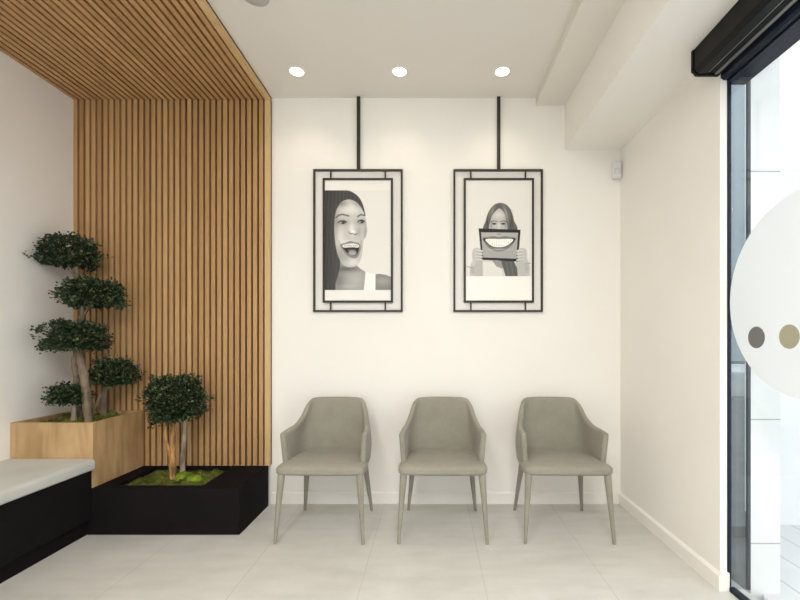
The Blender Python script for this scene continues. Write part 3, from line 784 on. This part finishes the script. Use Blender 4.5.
t = thing('roller_shutter', (1.30, 1.95, 2.37), 'black roller shutter box above the glass front', 'shutter')
ys = 1.946
rel(obj('housing', prism(B(), [(1.204,2.484),(1.204,2.392),(1.222,2.372),(1.262,2.372),(1.262,2.396),(1.275,2.396),(1.275,2.374),(1.352,2.374),(1.352,2.484)], 'y', y0, YE-.003), M['blackm'], t), t)
rel(obj('end_cap', prism(B(), [(1.200,2.485),(1.200,2.390),(1.220,2.369),(XR-.001,2.369),(XR-.001,2.485)], 'y', YE-.0, YE+.014), M['blackm'], t), t)
rel(obj('guide_strip', box(B(), 1.2635, 1.2735, y0, YE-.004, 2.378, 2.384), M['silver'], t, label='bare aluminium strip in the underside slot'), t)
rel(obj('guide_strip', box(B(), 1.298, 1.312, y0, YE-.004, 2.370, 2.374), M['silver'], t, label='aluminium strip under the box'), t)
rel(obj('bottom_rail', prism(B(), [(1.325,2.374),(1.325,2.352),(1.337,2.343),(1.354,2.343),(1.354,2.374)], 'y', y0, YE-.004), M['navy'], t), t)

# ------------------------------------------------------------------ outside
struct('exterior_panel', box(B(), 1.468, 1.604, YE+.002, YE+.032, -.12, 3.6), M['cladding'])
struct('pavement', prism(B(), [(1.50,-5),(1.50,1.90),(2.10,2.66),(6,2.66),(6,-5)], 'z', -.10, -.02), M['paving'])
struct('gutter', box(B(), 1.441, 6.0, -5, 2.66, -.16, -.101), M['asphalt'])
struct('street', box(B(), -4, 40, 2.66, 40, -.2, -.03), M['asphalt'])
struct('exterior_wall', box(B(), 2.16, 6.0, 2.66, 2.9, -.14, 4.5), M['extwhite'])
struct('pavement', box(B(), -6, 1.441, -7, YF-.121, -.14, -.02), M['paving'])
t = thing('building', (14, 13, -.03), 'pale blue-grey building across the street seen through the side glass', 'building')
rel(obj('wall', box(B(), 5.5, 24, 13, 19, -.03, 14), M['facade'], t), t)
rel(obj('plinth', box(B(), 5.5, 24, 12.97, 13, -.03, .5), M['asphalt'], t), t)
bm = B()
bm.free()
for (x, z) in [(8.3,4.2),(10.2,4.2),(12.1,4.2)]: rel(obj('window', box(B(), x, x+.9, 12.97, 13.0, z+1.8, z+3.2), M['post'], t), t)
def roadbox(x, Y, z0, w, h, label):
    t = thing('roadside_box', (x, Y, z0), label, 'box', None)
    obj('body', box(B(), -w/2, w/2, -.15, .15, 0, h-.04, .01, 2), M['extwhite'], t)
    obj('lid', box(B(), -w/2-.015, w/2+.015, -.165, .165, h-.04, h, .008, 2), M['plastic'], t)
blk = thing('concrete_block', ((738-432)*9/420, 9, -.03), 'pale grey concrete block across the street, seen through the side glass', 'block')
obj('body', box(B(), -.9, .9, -.3, .3, 0, .50, .02, 2), M['pale'], blk)
roadbox((738-432)*9/420, 8.9, .47, .24, .16, 'small white box standing on the grey block across the street')

# ------------------------------------------------------------------ light
w = bpy.data.worlds.new('World'); SC.world = w; w.use_nodes = True
N = w.node_tree.nodes; L = w.node_tree.links; bg = N['Background']
sky = N.new('ShaderNodeTexSky'); sky.sky_type = 'HOSEK_WILKIE'; sky.turbidity = 6; sky.sun_direction = (.5, -.6, .62)
mx = N.new('ShaderNodeMix'); mx.data_type = 'RGBA'; mx.inputs['Factor'].default_value = .85
mx.inputs[7].default_value = (.93,.97,1.0,1); L.new(sky.outputs[0], mx.inputs[6]); L.new(mx.outputs[2], bg.inputs['Color'])
bg.inputs['Strength'].default_value = 2.1
pl = bpy.data.lights.new('daylight_portal', 'AREA'); pl.shape = 'RECTANGLE'; pl.size = 2.4; pl.size_y = YE-YF
pl.cycles.is_portal = True
po = bpy.data.objects.new('daylight_portal', pl); COL.objects.link(po)
po.location = (1.43, (YE+YF)/2, 1.18); po.rotation_euler = (0, math.radians(90), 0)

pl = bpy.data.lights.new('front_daylight_portal', 'AREA'); pl.shape = 'RECTANGLE'; pl.size = 2.8; pl.size_y = 2.4; pl.cycles.is_portal = True  # portal for the added front window
po = bpy.data.objects.new('front_daylight_portal', pl); COL.objects.link(po); po.location = (-.5, YF-.13, 1.25); po.rotation_euler = (PI/2, 0, PI)
po.rotation_euler = (-PI/2, 0, PI)
def fill_panel(x, y, power):  # unseen panels added behind the camera to brighten the room
    t = thing('fill_panel_light', (x, y, ZC), 'added square fill light panel, unseen behind the viewpoint', 'ceiling light', 'added fill light panels')
    obj('frame', sqh(B(), .30, .015), M['plastic'], t)
    obj('diffuser', box(B(), -.285, .285, -.285, .285, -.010, -.002), M['panel'], t)
    l = bpy.data.lights.new('fill_panel_beam', 'AREA'); l.shape = 'SQUARE'; l.size = .56; l.energy = power; l.color = (1,.965,.92)
    lo = bpy.data.objects.new('fill_panel_beam', l); COL.objects.link(lo); lo.location = (x, y, ZC-.02)
def sqh(bm, h, w):
    for (a,b,c_,d) in ((-h,h,h-w,h),(-h,h,-h,-h+w),(-h,-h+w,-h+w,h-w),(h-w,h,-h+w,h-w)): box(bm, a, b, c_, d, -.014, -.001)
    return bm
M['panel'] = emit('fill_panel_diffuser', (1,.93,.84), 6)
for x in (-.9, .3):
    for y in (-.3, -1.8): fill_panel(x, y, 34)

cam = bpy.data.cameras.new('camera'); co = bpy.data.objects.new('camera', cam); COL.objects.link(co)
co.location = (0, 0, 1.15); co.rotation_euler = (PI/2, 0, 0)
cam.sensor_fit = 'HORIZONTAL'; cam.sensor_width = 36; cam.lens = 420/800*36; cam.shift_x = -.04; cam.shift_y = .05
cam.clip_start = .05; SC.camera = co
vs = SC.view_settings; vs.view_transform = 'Standard'; vs.look = 'None'; vs.gamma = 1; vs.use_curve_mapping = False; vs.exposure = 0
SC.cycles.use_denoising = True
SC.cycles.max_bounces = 12; SC.cycles.diffuse_bounces = 8; SC.cycles.transparent_max_bounces = 16
